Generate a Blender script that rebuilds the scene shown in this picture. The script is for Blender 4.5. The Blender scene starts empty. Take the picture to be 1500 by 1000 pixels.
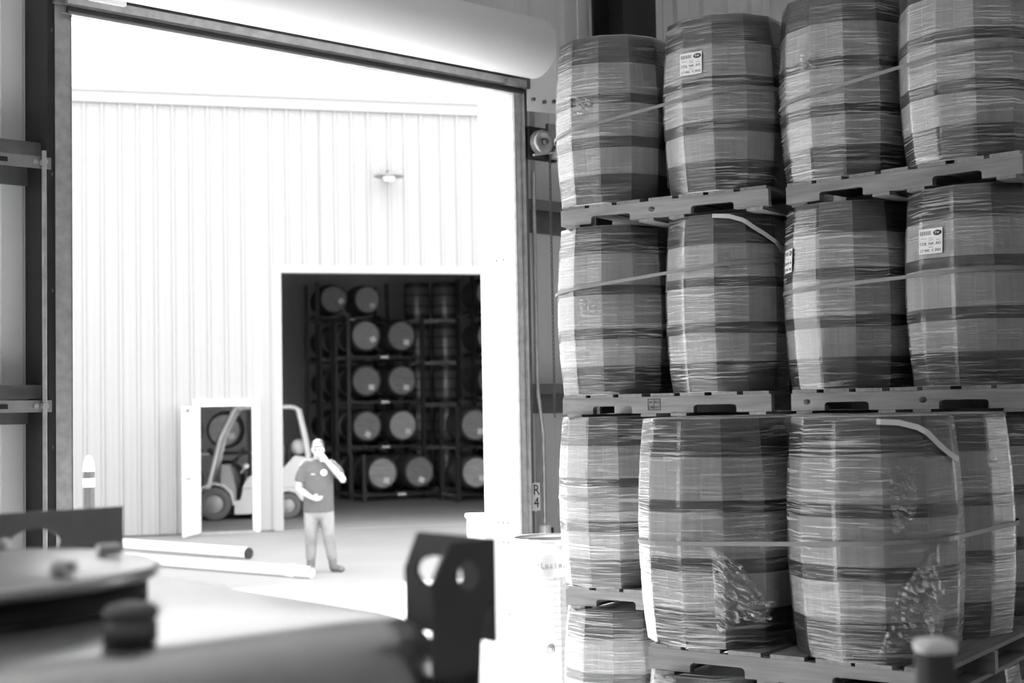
import bpy, bmesh, math, random
from mathutils import Vector, Matrix

random.seed(11)
sc = bpy.context.scene
COL = sc.collection
PI = math.pi

# ------------------------------------------------------------------ camera
CAM_H = 2.098
cam_d = bpy.data.cameras.new('camera')
cam_d.lens = 50.0
cam_d.sensor_width = 36.0
cam_d.clip_start = 0.05
cam_d.clip_end = 300
cam_d.dof.use_dof = True
cam_d.dof.focus_distance = 6.7
cam_d.dof.aperture_fstop = 2.6
cam = bpy.data.objects.new('camera', cam_d)
COL.objects.link(cam)
pitch, roll = math.radians(2.75), 0.0185
f = Vector((0, math.cos(pitch), math.sin(pitch)))
r0 = Vector((1, 0, 0)); u0 = r0.cross(f)
r = r0 * math.cos(roll) - u0 * math.sin(roll)
u = r.cross(f)
cam.matrix_world = Matrix(((r.x, u.x, -f.x, 0), (r.y, u.y, -f.y, 0), (r.z, u.z, -f.z, CAM_H), (0, 0, 0, 1)))
sc.camera = cam

# ------------------------------------------------------------------ sky, sun, exposure
w = bpy.data.worlds.new('overcast_sky'); sc.world = w; w.use_nodes = True
bg = w.node_tree.nodes['Background']
bg.inputs[0].default_value = (1, 1, 1, 1)
bg.inputs[1].default_value = 2.9
# the sun stands behind the far warehouse: its eave shades the far half of the yard, the near half and the doorway are sunlit
sun_d = bpy.data.lights.new('sun_offscreen', 'SUN'); sun_d.energy = 30.0; sun_d.angle = math.radians(2.0)
sun = bpy.data.objects.new('sun_offscreen', sun_d); COL.objects.link(sun)
sun.rotation_euler = Vector((0.45, -0.89, -0.93)).to_track_quat('-Z', 'Y').to_euler()
vs = sc.view_settings
sc.display_settings.display_device = 'sRGB'
vs.view_transform = 'Standard'
vs.look = 'None'
vs.exposure = 0.45
vs.gamma = 1.0
vs.use_curve_mapping = False
cy = sc.cycles
cy.max_bounces = 10; cy.diffuse_bounces = 8; cy.glossy_bounces = 3
cy.transparent_max_bounces = 14; cy.transmission_bounces = 3
cy.sample_clamp_indirect = 6.0
cy.caustics_reflective = False; cy.caustics_refractive = False

# ------------------------------------------------------------------ materials (all grey: a black and white photograph)
def newmat(name):
    m = bpy.data.materials.new(name); m.use_nodes = True
    nt = m.node_tree
    return m, nt, nt.nodes['Principled BSDF']

def mat(name, g, rough=0.6, metal=0.0, var=0.0, scale=6.0, stretch=(1, 1, 1), bump=0.0, rnd=0.0, spec=0.5, detail=4.0, coat=0.0, aniso=0.0):
    m, nt, b = newmat(name)
    N, Lk = nt.nodes, nt.links
    b.inputs['Roughness'].default_value = rough
    b.inputs['Metallic'].default_value = metal
    b.inputs['Specular IOR Level'].default_value = spec
    if coat: b.inputs['Coat Weight'].default_value = coat
    if aniso: b.inputs['Anisotropic'].default_value = aniso
    if var or bump or rnd:
        tc = N.new('ShaderNodeTexCoord'); mp = N.new('ShaderNodeMapping'); mp.inputs['Scale'].default_value = stretch
        nz = N.new('ShaderNodeTexNoise'); nz.inputs['Scale'].default_value = scale; nz.inputs['Detail'].default_value = detail
        Lk.new(tc.outputs['Object'], mp.inputs['Vector']); Lk.new(mp.outputs[0], nz.inputs['Vector'])
        oi = N.new('ShaderNodeObjectInfo')
        ad = N.new('ShaderNodeVectorMath'); ad.operation = 'ADD'
        ml = N.new('ShaderNodeMath'); ml.operation = 'MULTIPLY'; ml.inputs[1].default_value = 37.0
        Lk.new(oi.outputs['Random'], ml.inputs[0]); Lk.new(ml.outputs[0], mp.inputs['Location'])
        mr = N.new('ShaderNodeMapRange'); mr.inputs['From Min'].default_value = 0.3; mr.inputs['From Max'].default_value = 0.7
        mr.inputs['To Min'].default_value = g * (1 - var); mr.inputs['To Max'].default_value = g * (1 + var)
        Lk.new(nz.outputs[0], mr.inputs[0])
        out = mr.outputs[0]
        if rnd:
            m2 = N.new('ShaderNodeMapRange'); m2.inputs['To Min'].default_value = 1 - rnd; m2.inputs['To Max'].default_value = 1 + rnd
            Lk.new(oi.outputs['Random'], m2.inputs[0])
            mu = N.new('ShaderNodeMath'); mu.operation = 'MULTIPLY'
            Lk.new(out, mu.inputs[0]); Lk.new(m2.outputs[0], mu.inputs[1]); out = mu.outputs[0]
        cb = N.new('ShaderNodeCombineColor')
        for k in range(3): Lk.new(out, cb.inputs[k])
        Lk.new(cb.outputs[0], b.inputs['Base Color'])
        if bump:
            bp = N.new('ShaderNodeBump'); bp.inputs['Strength'].default_value = bump; bp.inputs['Distance'].default_value = 0.01
            Lk.new(nz.outputs[0], bp.inputs['Height']); Lk.new(bp.outputs[0], b.inputs['Normal'])
    else:
        b.inputs['Base Color'].default_value = (g, g, g, 1)
    return m

def film_mat():
    """stretch film: mostly clear, glossy, with fine near-level wrinkles that whiten it"""
    m, nt, b = newmat('stretch_film')
    N, Lk = nt.nodes, nt.links
    uv = N.new('ShaderNodeUVMap')
    oi = N.new('ShaderNodeObjectInfo')
    mul = N.new('ShaderNodeMath'); mul.operation = 'MULTIPLY'; mul.inputs[1].default_value = 53.0
    Lk.new(oi.outputs['Random'], mul.inputs[0])
    def noise(sx, sy, rot, sc_, det, dist=0.0):
        mp = N.new('ShaderNodeMapping'); mp.inputs['Scale'].default_value = (sx, sy, 1); mp.inputs['Rotation'].default_value = (0, 0, rot)
        Lk.new(uv.outputs[0], mp.inputs['Vector']); Lk.new(mul.outputs[0], mp.inputs['Location'])
        n = N.new('ShaderNodeTexNoise'); n.inputs['Scale'].default_value = sc_; n.inputs['Detail'].default_value = det
        n.inputs['Distortion'].default_value = dist
        Lk.new(mp.outputs[0], n.inputs['Vector']); return n.outputs[0]
    def rng(src, a, b_, c, d):
        mr = N.new('ShaderNodeMapRange'); mr.inputs[1].default_value = a; mr.inputs[2].default_value = b_
        mr.inputs[3].default_value = c; mr.inputs[4].default_value = d
        Lk.new(src, mr.inputs[0]); return mr.outputs[0]
    def math_(op, a, b_):
        q = N.new('ShaderNodeMath'); q.operation = op
        for k, v in enumerate((a, b_)):
            if isinstance(v, (int, float)): q.inputs[k].default_value = v
            else: Lk.new(v, q.inputs[k])
        return q.outputs[0]
    n1 = noise(3.4, 150.0, 0.02, 1.0, 3.0, 0.5)      # fine wrinkles
    n2 = noise(2.6, 90.0, -0.06, 1.0, 2.0, 0.7)     # slanted wrinkles
    n3 = noise(2.2, 3.2, 0.0, 1.0, 2.0)             # patches where the film is slack
    s1 = rng(n1, 0.565, 0.625, 0.0, 1.0); s2 = rng(n2, 0.585, 0.645, 0.0, 1.0)
    st = math_('MAXIMUM', s1, s2)
    patch = rng(n3, 0.40, 0.62, 0.15, 1.0)
    st = math_('MULTIPLY', st, patch)
    bpn = math_('ADD', n1, math_('MULTIPLY', n2, 0.7))
    bp = N.new('ShaderNodeBump'); bp.inputs['Strength'].default_value = 0.55; bp.inputs['Distance'].default_value = 0.006
    Lk.new(bpn, bp.inputs['Height'])
    b.inputs['Base Color'].default_value = (0.82, 0.82, 0.82, 1)
    b.inputs['Roughness'].default_value = 0.30
    b.inputs['Specular IOR Level'].default_value = 0.7
    Lk.new(bp.outputs[0], b.inputs['Normal'])
    gl = N.new('ShaderNodeBsdfGlossy'); gl.inputs['Roughness'].default_value = 0.075
    gl.inputs['Color'].default_value = (1, 1, 1, 1)
    Lk.new(bp.outputs[0], gl.inputs['Normal'])
    tr = N.new('ShaderNodeBsdfTransparent'); tr.inputs[0].default_value = (0.98, 0.98, 0.98, 1)
    fr = N.new('ShaderNodeFresnel'); fr.inputs['IOR'].default_value = 1.5
    Lk.new(bp.outputs[0], fr.inputs['Normal'])
    mx1 = N.new('ShaderNodeMixShader')
    Lk.new(math_('MINIMUM', math_('ADD', math_('MULTIPLY', fr.outputs[0], 1.15), 0.03), 0.9), mx1.inputs[0])
    Lk.new(tr.outputs[0], mx1.inputs[1]); Lk.new(gl.outputs[0], mx1.inputs[2])
    mx2 = N.new('ShaderNodeMixShader')
    Lk.new(math_('ADD', math_('MULTIPLY', st, 0.50), 0.015), mx2.inputs[0])
    Lk.new(mx1.outputs[0], mx2.inputs[1]); Lk.new(b.outputs[0], mx2.inputs[2])
    Lk.new(mx2.outputs[0], N['Material Output'].inputs['Surface'])
    return m

M = {}
M['concrete'] = mat('concrete', 0.52, 0.75, var=0.10, scale=1.3, bump=0.05, detail=8)
M['yard'] = mat('yard_concrete', 0.235, 0.8, var=0.08, scale=0.6, bump=0.04, detail=8)
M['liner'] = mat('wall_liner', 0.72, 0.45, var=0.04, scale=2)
M['room'] = mat('room_liner', 0.72, 0.6, var=0.05, scale=2)
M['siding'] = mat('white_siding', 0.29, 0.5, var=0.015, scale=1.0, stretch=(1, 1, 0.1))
M['white'] = mat('white_paint', 0.80, 0.4, var=0.02, scale=3)
M['jamb'] = mat('jamb_white', 0.82, 0.45, var=0.02, scale=3)
M['dark_steel'] = mat('dark_primer_steel', 0.02, 0.5, var=0.25, scale=6, spec=0.3)
M['mid_steel'] = mat('grey_primer_steel', 0.12, 0.5, var=0.2, scale=8)
M['galv'] = mat('galvanised', 0.42, 0.42, metal=0.6, var=0.18, scale=18)
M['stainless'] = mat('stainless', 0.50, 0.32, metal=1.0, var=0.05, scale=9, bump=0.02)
M['stainless_lid'] = mat('stainless_lid', 0.48, 0.33, metal=1.0, var=0.06, scale=5, bump=0.04)
M['brushed'] = mat('brushed_stainless', 0.86, 0.34, metal=0.75, var=0.04, scale=4, stretch=(1, 1, 30))
M['bracket'] = mat('bracket_plate', 0.30, 0.45, metal=0.7, var=0.1, scale=12)
M['plate_dark'] = mat('tote_bracket_shaded', 0.060, 0.55, metal=0.0, var=0.1, scale=12)  # darker copy of the bracket metal, shade on the plates put into its colour
M['tank_side'] = mat('tank_side_steel', 0.05, 0.6, metal=0.2, var=0.1, scale=4)  # dim hall reflection on the tote's sides put into the colour
M['curtain'] = mat('door_curtain', 0.80, 0.5, var=0.05, scale=2.2, stretch=(0.3, 1, 1))
M['stave'] = mat('oak_stave', 0.61, 0.62, var=0.10, scale=5, stretch=(9, 9, 0.35), rnd=0.09, bump=0.05)
M['head_oak'] = mat('oak_head', 0.36, 0.6, var=0.12, scale=6, stretch=(1, 8, 1), rnd=0.1)
M['hoop'] = mat('steel_hoop', 0.055, 0.5, metal=0.2, var=0.15, scale=8, rnd=0.12)
M['film'] = film_mat()
M['pallet'] = mat('pallet_wood', 0.22, 0.75, var=0.22, scale=3.0, stretch=(1.2, 14, 14), bump=0.15, rnd=0.16, detail=6)
M['strap'] = mat('strap_plastic', 0.20, 0.35)
M['tape'] = mat('tape_white', 0.62, 0.5, var=0.06, scale=8)
M['paper'] = mat('label_paper', 0.80, 0.6)
M['ink'] = mat('ink', 0.02, 0.6)
M['ink_grey'] = mat('ink_grey', 0.30, 0.6)
M['black'] = mat('black_rubber', 0.015, 0.6, var=0.2, scale=10)
M['rack'] = mat('rack_steel', 0.022, 0.45, var=0.2, scale=5)
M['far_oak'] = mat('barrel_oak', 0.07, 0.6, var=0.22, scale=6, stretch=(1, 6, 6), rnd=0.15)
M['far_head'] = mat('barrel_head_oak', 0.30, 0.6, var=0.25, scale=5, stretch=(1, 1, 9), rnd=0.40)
M['far_hoop'] = mat('barrel_hoop_steel', 0.06, 0.4, metal=0.5)
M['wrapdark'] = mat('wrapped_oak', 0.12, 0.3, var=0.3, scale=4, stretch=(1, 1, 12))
M['shop_wall'] = mat('shop_wall', 0.75, 0.6, var=0.03, scale=1)
M['truck_white'] = mat('truck_paint', 0.62, 0.35, var=0.03, scale=3)
M['truck_grey'] = mat('truck_grey', 0.32, 0.4)
M['seat_black'] = mat('seat_vinyl', 0.03, 0.5)
M['tire'] = mat('tire_rubber', 0.12, 0.8)
M['glow'] = None
M['skin'] = mat('skin', 0.40, 0.55, var=0.05, scale=20)
M['shirt'] = mat('shirt_cotton', 0.085, 0.9, var=0.1, scale=30, bump=0.1)
M['denim'] = mat('faded_denim', 0.20, 0.9, var=0.2, scale=7, stretch=(1, 1, 0.6))
M['boot'] = mat('boot_leather', 0.11, 0.6, var=0.2, scale=15)
M['cap'] = mat('cap_cloth', 0.07, 0.8)
M['plastic_white'] = mat('white_plastic', 0.82, 0.4)
M['blue'] = mat('bollard_paint', 0.035, 0.45, var=0.1, scale=9)
M['pallet_knot'] = mat('pallet_knot', 0.07, 0.8, var=0.3, scale=40)
M['tank_black'] = mat('gasket_black', 0.008, 0.7)

# ------------------------------------------------------------------ mesh builder
class MB:
    def __init__(s): s.v, s.f, s.sm, s.uv = [], [], [], None
    def add(s, vs_, fs, smooth=False):
        o = len(s.v); s.v += [tuple(p) for p in vs_]
        for q in fs: s.f.append(tuple(i + o for i in q)); s.sm.append(smooth)
        return s
    def box(s, x0, x1, y0, y1, z0, z1, mtx=None):
        P = [Vector(p) for p in ((x0,y0,z0),(x1,y0,z0),(x1,y1,z0),(x0,y1,z0),(x0,y0,z1),(x1,y0,z1),(x1,y1,z1),(x0,y1,z1))]
        if mtx: P = [mtx @ p for p in P]
        return s.add(P, [(0,3,2,1),(4,5,6,7),(0,1,5,4),(1,2,6,5),(2,3,7,6),(3,0,4,7)])
    def bbox(s, x0, x1, y0, y1, z0, z1, b=0.01, mtx=None):
        """box with its edges rounded"""
        bm = bmesh.new(); bmesh.ops.create_cube(bm, size=1)
        for v in bm.verts: v.co = Vector(((x0+x1)/2+v.co.x*(x1-x0), (y0+y1)/2+v.co.y*(y1-y0), (z0+z1)/2+v.co.z*(z1-z0)))
        bmesh.ops.bevel(bm, geom=bm.edges[:], offset=b, segments=2, profile=0.5, affect='EDGES')
        if mtx: bmesh.ops.transform(bm, matrix=mtx, verts=bm.verts)
        bm.verts.index_update()
        s.add([v.co for v in bm.verts], [[v.index for v in fc.verts] for fc in bm.faces], True); bm.free(); return s
    def prism(s, pts, axis, a, b, smooth=False):
        """polygon pts (2D) extruded along axis from a to b; pts in the other two axes, in order"""
        n = len(pts)
        def P(p, t):
            return {'x': (t, p[0], p[1]), 'y': (p[0], t, p[1]), 'z': (p[0], p[1], t)}[axis]
        vs_ = [P(p, a) for p in pts] + [P(p, b) for p in pts]
        fs = [tuple(range(n - 1, -1, -1)), tuple(range(n, 2 * n))] + [(i, (i+1) % n, n + (i+1) % n, n + i) for i in range(n)]
        return s.add(vs_, fs, smooth)
    def cyl(s, p0, p1, r0, r1=None, n=16, caps=True):
        p0, p1 = Vector(p0), Vector(p1); r1 = r0 if r1 is None else r1
        d = (p1 - p0).normalized(); a = d.orthogonal().normalized(); b = d.cross(a)
        vs_ = []
        for p, r_ in ((p0, r0), (p1, r1)):
            vs_ += [p + (a * math.cos(2*PI*i/n) + b * math.sin(2*PI*i/n)) * r_ for i in range(n)]
        s.add(vs_, [(i, (i+1) % n, n+(i+1) % n, n+i) for i in range(n)], True)
        if caps: s.add(vs_, [tuple(range(n-1, -1, -1)), tuple(range(n, 2*n))])
        return s
    def tube(s, path, r_, n=10):
        path = [Vector(p) for p in path]; ring = []; a = None
        for i, p in enumerate(path):
            d = (path[min(i+1, len(path)-1)] - path[max(i-1, 0)]).normalized()
            a = d.orthogonal().normalized() if a is None else (a - d * a.dot(d)).normalized()
            b = d.cross(a)
            ring += [p + (a*math.cos(2*PI*k/n) + b*math.sin(2*PI*k/n)) * r_ for k in range(n)]
        fs = [(i*n+k, i*n+(k+1) % n, (i+1)*n+(k+1) % n, (i+1)*n+k) for i in range(len(path)-1) for k in range(n)]
        s.add(ring, fs, True)
        m = (len(path)-1)*n
        return s.add(ring, [tuple(range(n-1, -1, -1)), tuple(m+k for k in range(n))])
    def lathe(s, prof, n=32, c=(0, 0, 0), axis='z', smooth=True):
        """prof: (radius, height) pairs"""
        vs_ = []
        for (r_, h) in prof:
            for k in range(n):
                t = 2*PI*k/n; x, y = r_*math.cos(t), r_*math.sin(t)
                q = {'z': (x, y, h), 'y': (x, h, y), 'x': (h, x, y)}[axis]
                vs_.append((q[0]+c[0], q[1]+c[1], q[2]+c[2]))
        fs = [(i*n+k, i*n+(k+1) % n, (i+1)*n+(k+1) % n, (i+1)*n+k) for i in range(len(prof)-1) for k in range(n)]
        return s.add(vs_, fs, smooth)
    def mesh(s, name, m):
        me = bpy.data.meshes.new(name); me.from_pydata(s.v, [], s.f)
        me.polygons.foreach_set('use_smooth', s.sm)
        if s.uv:
            ul = me.uv_layers.new(name='UVMap')
            for lp in me.loops: ul.data[lp.index].uv = s.uv[lp.vertex_index]
        bm = bmesh.new(); bm.from_mesh(me); bmesh.ops.recalc_face_normals(bm, faces=bm.faces[:]); bm.to_mesh(me); bm.free()
        if m: me.materials.append(m)
        me.update(); return me
    def build(s, name, m, parent=None, loc=None, rz=None):
        return link(name, s.mesh(name, m), parent, loc, rz)

def link(name, me, parent=None, loc=None, rz=None):
    o = bpy.data.objects.new(name, me); COL.objects.link(o)
    if parent is not None: o.parent = parent
    if loc is not None: o.location = loc
    if rz is not None: o.rotation_euler = (0, 0, rz)
    return o
def tag(o, label, cat, group=None):
    o['label'] = label; o['category'] = cat
    if group: o['group'] = group
    return o
def thing(name, label, cat, loc=(0, 0, 0), rz=0.0, group=None):
    return tag(link(name, None, None, loc, rz), label, cat, group)
def struct(o, label=None, kind='structure'):
    o['kind'] = kind
    if label: o['label'] = label
    return o
def copy_tree(o, parent=None):
    c = o.copy(); COL.objects.link(c); c.parent = parent
    for ch in o.children: copy_tree(ch, c)
    return c
def text_mesh(body, size, m, extrude=0.0006):
    cu = bpy.data.curves.new('lettering', 'FONT'); cu.body = body; cu.size = size; cu.extrude = extrude
    cu.align_x = 'CENTER'; cu.align_y = 'CENTER'; cu.resolution_u = 3
    o = bpy.data.objects.new('lettering', cu); COL.objects.link(o)
    dg = bpy.context.evaluated_depsgraph_get()
    me = bpy.data.meshes.new_from_object(o.evaluated_get(dg)); me.name = 'lettering'
    bpy.data.objects.remove(o); bpy.data.curves.remove(cu)
    me.materials.clear(); me.materials.append(m); return me
def ang(v): return math.atan2(v[1], v[0])
# ================================================================== THE SETTING
# wall frame: X runs along the door wall, Y points out of the building, Z up; origin at the foot of the left door jamb
WDIR = Vector((0.748, 0.663)); WANG = ang(WDIR); WORG = (-2.30, 7.35, 0)
DW, DH = 3.10, 4.20          # door opening
def wpt(X, Y, Z=0.0):
    return Vector((WORG[0] + WDIR.x * X - WDIR.y * Y, WORG[1] + WDIR.y * X + WDIR.x * Y, Z))

o = MB().box(-9.8, 9.8, -15.2, 0.32, -0.2, 0).build('floor', M['concrete'], None, WORG, WANG); struct(o)
o = MB().box(-60, 60, -15, 90, -0.25, -0.012).build('yard_ground', M['yard'], None, (0, 0, 0)); struct(o)
o = MB().box(-9.8, 9.8, -15.2, 0.5, 6.3, 6.5).build('ceiling', M['room'], None, WORG, WANG); struct(o)
o = MB().box(-9.8, -9.6, -15, 0.3, 0, 6.3).build('wall_left', M['room'], None, WORG, WANG); struct(o)
o = MB().box(9.6, 9.8, -15, -8.6, 0, 6.3).box(9.6, 9.8, -6.6, 0.3, 0, 6.3).box(9.6, 9.8, -8.6, -6.6, 4.4, 6.3).build('wall_right', M['room'], None, WORG, WANG); struct(o)
b = MB().box(-9.8, 9.8, -15.2, -15.0, 0, 6.3)
o = b.build('wall_back', M['room'], None, WORG, WANG); struct(o)

def corr_mesh(width, z0, z1, m, out=1, rib=0.305, depth=0.032, thick=0.012):
    """sheet of ribbed steel: X 0..width, ribs stand out towards +Y (out=1) or -Y"""
    prof = []; x = 0.0
    while x < width - 1e-4:
        e = min(rib, width - x)
        pts = [(0, 0), (0.11, 0), (0.115, .006), (0.135, .006), (0.14, 0), (0.225, 0), (0.245, depth), (0.285, depth), (0.305, 0)]
        for (px, py) in pts:
            if px <= e + 1e-6: prof.append((x + px, py * out))
        x += rib
    if prof[-1][0] < width - 1e-4: prof.append((width, 0))
    q = [prof[0]]
    for p in prof[1:]:
        if (p[0] - q[-1][0]) ** 2 + (p[1] - q[-1][1]) ** 2 > 1e-8: q.append(p)
    n = len(q); mb = MB()
    vs_ = [(p[0], p[1], z0) for p in q] + [(p[0], p[1], z1) for p in q] + [(p[0], p[1] - out * thick, z0) for p in q] + [(p[0], p[1] - out * thick, z1) for p in q]
    fs = []
    for i in range(n - 1):
        fs += [(i, i+1, n+i+1, n+i), (2*n+i+1, 2*n+i, 3*n+i, 3*n+i+1), (i, 2*n+i, 2*n+i+1, i+1), (n+i+1, 3*n+i+1, 3*n+i, n+i)]
    fs += [(0, n, 3*n, 2*n), (n-1, 3*n-1, 4*n-1, 2*n-1)]
    mb.add(vs_, fs); return mb.mesh('panel', m)

wall = struct(link('wall_front', None, None, WORG, WANG))
me_full = corr_mesh(0.914, 0.0, 6.3, M['liner'])
me_top = corr_mesh((DW + 0.22) / 3, DH + 0.16, 6.3, M['liner'])
SX0, SX1 = -6.54, -3.24            # the next bay door along the same wall, open as well
me_side = corr_mesh(0.76, 0.0, 6.3, M['liner'])
me_top2 = corr_mesh((SX1 - SX0) / 4, DH + 0.16, 6.3, M['liner'])
for k in range(4): link('panel', me_side, wall, (-0.10 - 0.785 * (k + 1) + 0.0, 0.24, 0)).scale = (0.785 / 0.76, 1, 1)
for k in range(4): link('panel', me_top2, wall, (SX0 + (SX1 - SX0) / 4 * k, 0.24, 0))
for k in range(4): link('panel', me_side, wall, (SX0 - 0.77 * (k + 1), 0.24, 0)).scale = (0.77 / 0.76, 1, 1)
for k in range(7): link('panel', me_full, wall, (DW + 0.12 + 0.914 * k, 0.24, 0))
for k in range(3): link('panel', me_top, wall, (-0.10 + (DW + 0.22) / 3 * k, 0.24, 0))
# girts: zed sections across the wall, broken at the opening and the columns
def girt(x0, x1, z):
    MB().box(x0, x1, 0.20, 0.225, z - 0.10, z + 0.10).box(x0, x1, 0.04, 0.20, z + 0.085, z + 0.10).box(x0, x1, 0.03, 0.045, z + 0.03, z + 0.10).build('girt', M['mid_steel'], wall)
for z in (0.95, 2.17, 3.42, 5.8):
    girt(SX1, -0.126, z); girt(-9.6, SX0, z); girt(DW + 0.13, 4.05, z); girt(4.45, 9.6, z)
girt(-0.126, DW + 0.13, 5.8); girt(SX0, SX1, 5.8)
# steel columns (wide-flange: two flanges and a web)
def column(x0, x1, y0, y1, m):
    xm = (x0 + x1) / 2
    MB().box(x0, x1, y0, y0 + 0.02, 0, 6.3).box(x0, x1, y1 - 0.02, y1, 0, 6.3).box(xm - 0.01, xm + 0.01, y0, y1, 0, 6.3).build('column', m, wall)
column(4.08, 4.42, -0.12, 0.2, M['dark_steel'])
# door framing channels: dark post and lighter jamb channel with its lips
MB().box(-0.125, -0.105, -0.05, 0.235, 0, 6.3).build('post', M['dark_steel'], wall)
lj = MB().box(-0.105, -0.085, -0.045, 0.22, 0, DH + 0.5).build('jamb_channel', M['dark_steel'], wall)
rj = MB().box(DW + 0.075, DW + 0.13, -0.02, 0.22, 0, DH + 0.5).build('jamb_channel', M['mid_steel'], wall)
for z in (0.6, 1.3, 1.95, 2.75, 3.35, 4.1):
    MB().cyl((-0.105, -0.045, z), (-0.105, -0.02, z), 0.011, n=8).build('bolt', M['galv'], wall)
# white reveals of the opening
MB().box(DW, DW + 0.07, 0.02, 0.34, 0, DH + 0.12).build('jamb_reveal', M['jamb'], wall)
MB().box(-0.07, 0.0, 0.05, 0.34, 0, DH + 0.12).build('jamb_reveal', M['jamb'], wall)
MB().box(-0.07, DW + 0.07, 0.05, 0.34, DH + 0.12, DH + 0.2).build('head_reveal', M['jamb'], wall)
for (yy, z) in ((0.10, 3.10), (0.17, 3.10), (0.10, 1.35), (0.15, 1.35), (0.20, 1.35), (0.10, 1.22), (0.15, 1.22), (0.1, .75)):
    MB().cyl((DW - 0.004, yy, z), (DW + 0.002, yy, z), 0.007, n=8).build('rivet', M['mid_steel'], wall)
# header over the opening
MB().box(-0.10, DW + 0.13, -0.03, 0.04, DH + 0.12, DH + 0.30).build('header', M['mid_steel'], wall)
# pull rod between the girts, left of the opening
MB().cyl((-0.155, -0.075, 0.9), (-0.155, -0.075, 3.46), 0.012, n=10).build('rod', M['galv'], wall)
for z in (0.95, 2.16, 3.40):
    MB().box(-0.62, -0.112, -0.062, -0.052, z - 0.03, z + 0.03).build('girt_clip', M['bracket'], wall)
    MB().cyl((-0.16, -0.10, z), (-0.16, -0.055, z), 0.017, n=8).cyl((-0.20, -0.08, z), (-0.20, -0.055, z), 0.012, n=8).build('bolt', M['galv'], wall)
    MB().box(-0.52, -0.34, -0.066, -0.06, z - 0.012, z + 0.012).build('slot_plate', M['dark_steel'], wall)

# ---- the roll-up door itself
door = struct(link('door_1', None, None, WORG, WANG), 'rolled up steel door coil above the open doorway')
RZ, RR = 4.455, 0.195
b = MB(); n = 40
prof = [(0.0, -0.16), (RR - 0.03, -0.16), (RR, -0.145), (RR, DW + 0.0), (RR - 0.03, DW + 0.02), (0.0, DW + 0.02)]
b.lathe(prof, 40, (0, -0.26, RZ), 'x')
b.build('curtain_roll', M['curtain'], door)
MB().box(-0.10, DW + 0.10, -0.09, -0.055, DH + 0.035, DH + 0.24).build('curtain_edge', M['mid_steel'], door)
MB().box(-0.05, DW + 0.03, -0.06, -0.005, DH - 0.005, DH + 0.030).box(-0.05, DW + 0.03, -0.13, -0.092, DH + 0.03, DH + 0.075).build('bottom_bar', M['galv'], door)
MB().cyl((-0.04, -0.10, DH + 0.005), (DW + 0.02, -0.10, DH + 0.005), 0.018, n=10).build('weather_seal', M['black'], door)
MB().box(0.06, 0.26, -0.16, -0.13, DH + 0.06, DH + 0.10).build('lift_handle', M['plastic_white'], door)
MB().box(DW - 0.16, DW - 0.06, -0.16, -0.13, DH + 0.02, DH + 0.06).build('door_stop', M['bracket'], door)
MB().box(DW - 0.012, DW + 0.05, -0.05, -0.03, 0, DH + 0.06).box(DW - 0.012, DW - 0.004, -0.05, 0.02, 0, DH + 0.06).box(DW + 0.05, DW + 0.062, -0.07, 0.02, 0, DH + 0.06).build('guide_rail', M['galv'], door)
MB().box(-0.085, 0.004, -0.05, -0.03, 0, DH + 0.06).box(-0.002, 0.006, -0.05, 0.02, 0, DH + 0.06).build('guide_rail', M['galv'], door)
MB().prism([(DW + 0.09, DH - 0.11), (DW + 0.36, DH - 0.10), (DW + 0.36, RZ + 0.22), (DW + 0.22, RZ + 0.26), (DW + 0.09, RZ + 0.1)], 'y', -0.075, -0.06).build('end_bracket', M['white'], door)
for (x, z) in ((0.13, -0.03), (0.23, -0.035), (0.32, -0.02)):
    MB().cyl((DW + x, -0.095, DH + z), (DW + x, -0.07, DH + z), 0.013, n=8).build('bolt', M['mid_steel'], door)

# chain hoist under the bracket
h = tag(link('chain_hoist', None, None, wpt(DW + 0.19, -0.12, 3.86), WANG), 'chain hoist with pulley wheel below the door coil bracket', 'hoist')
MB().lathe([(0.0, -0.02), (0.055, -0.02), (0.075, -0.03), (0.082, -0.01), (0.07, 0.01), (0.082, 0.03), (0.0, 0.03)], 24, (-0.02, 0, 0.02), 'y').build('pulley', M['galv'], h)
MB().lathe([(0.0, -0.045), (0.02, -0.045), (0.025, -0.02), (0.0, -0.02)], 16, (-0.02, 0, 0.02), 'y').build('pulley_hub', M['mid_steel'], h)
MB().bbox(-0.10, 0.17, 0.045, 0.098, -0.09, 0.13, 0.012).build('housing', M['dark_steel'], h)
MB().bbox(0.08, 0.17, -0.03, 0.05, -0.08, -0.01, 0.01).cyl((0.11, -0.04, 0.03), (0.11, 0.06, 0.03), 0.03, n=14).build('gearbox', M['galv'], h)
MB().cyl((-0.10, 0.0, -0.075), (0.17, 0.0, -0.02), 0.008, n=8).build('tie_bar', M['galv'], h)
MB().box(0.06, 0.17, 0.02, 0.05, 0.05, 0.16).build('mount_plate', M['bracket'], h)
b = MB(); 
for k in range(58):
    z = -0.09 - k * 0.03
    for q in range(6):
        a0, a1 = 2*PI*q/6, 2*PI*(q+1)/6
        f0 = lambda a_: (0.075 + (0.008 * math.cos(a_) if k % 2 else 0), 0.03 + (0 if k % 2 else 0.008 * math.cos(a_)), z + 0.019 * math.sin(a_))
        b.cyl(f0(a0), f0(a1), 0.0032, n=4, caps=False)
c = b.build('hand_chain', M['mid_steel'], h); c['kind'] = 'stuff'

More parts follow.
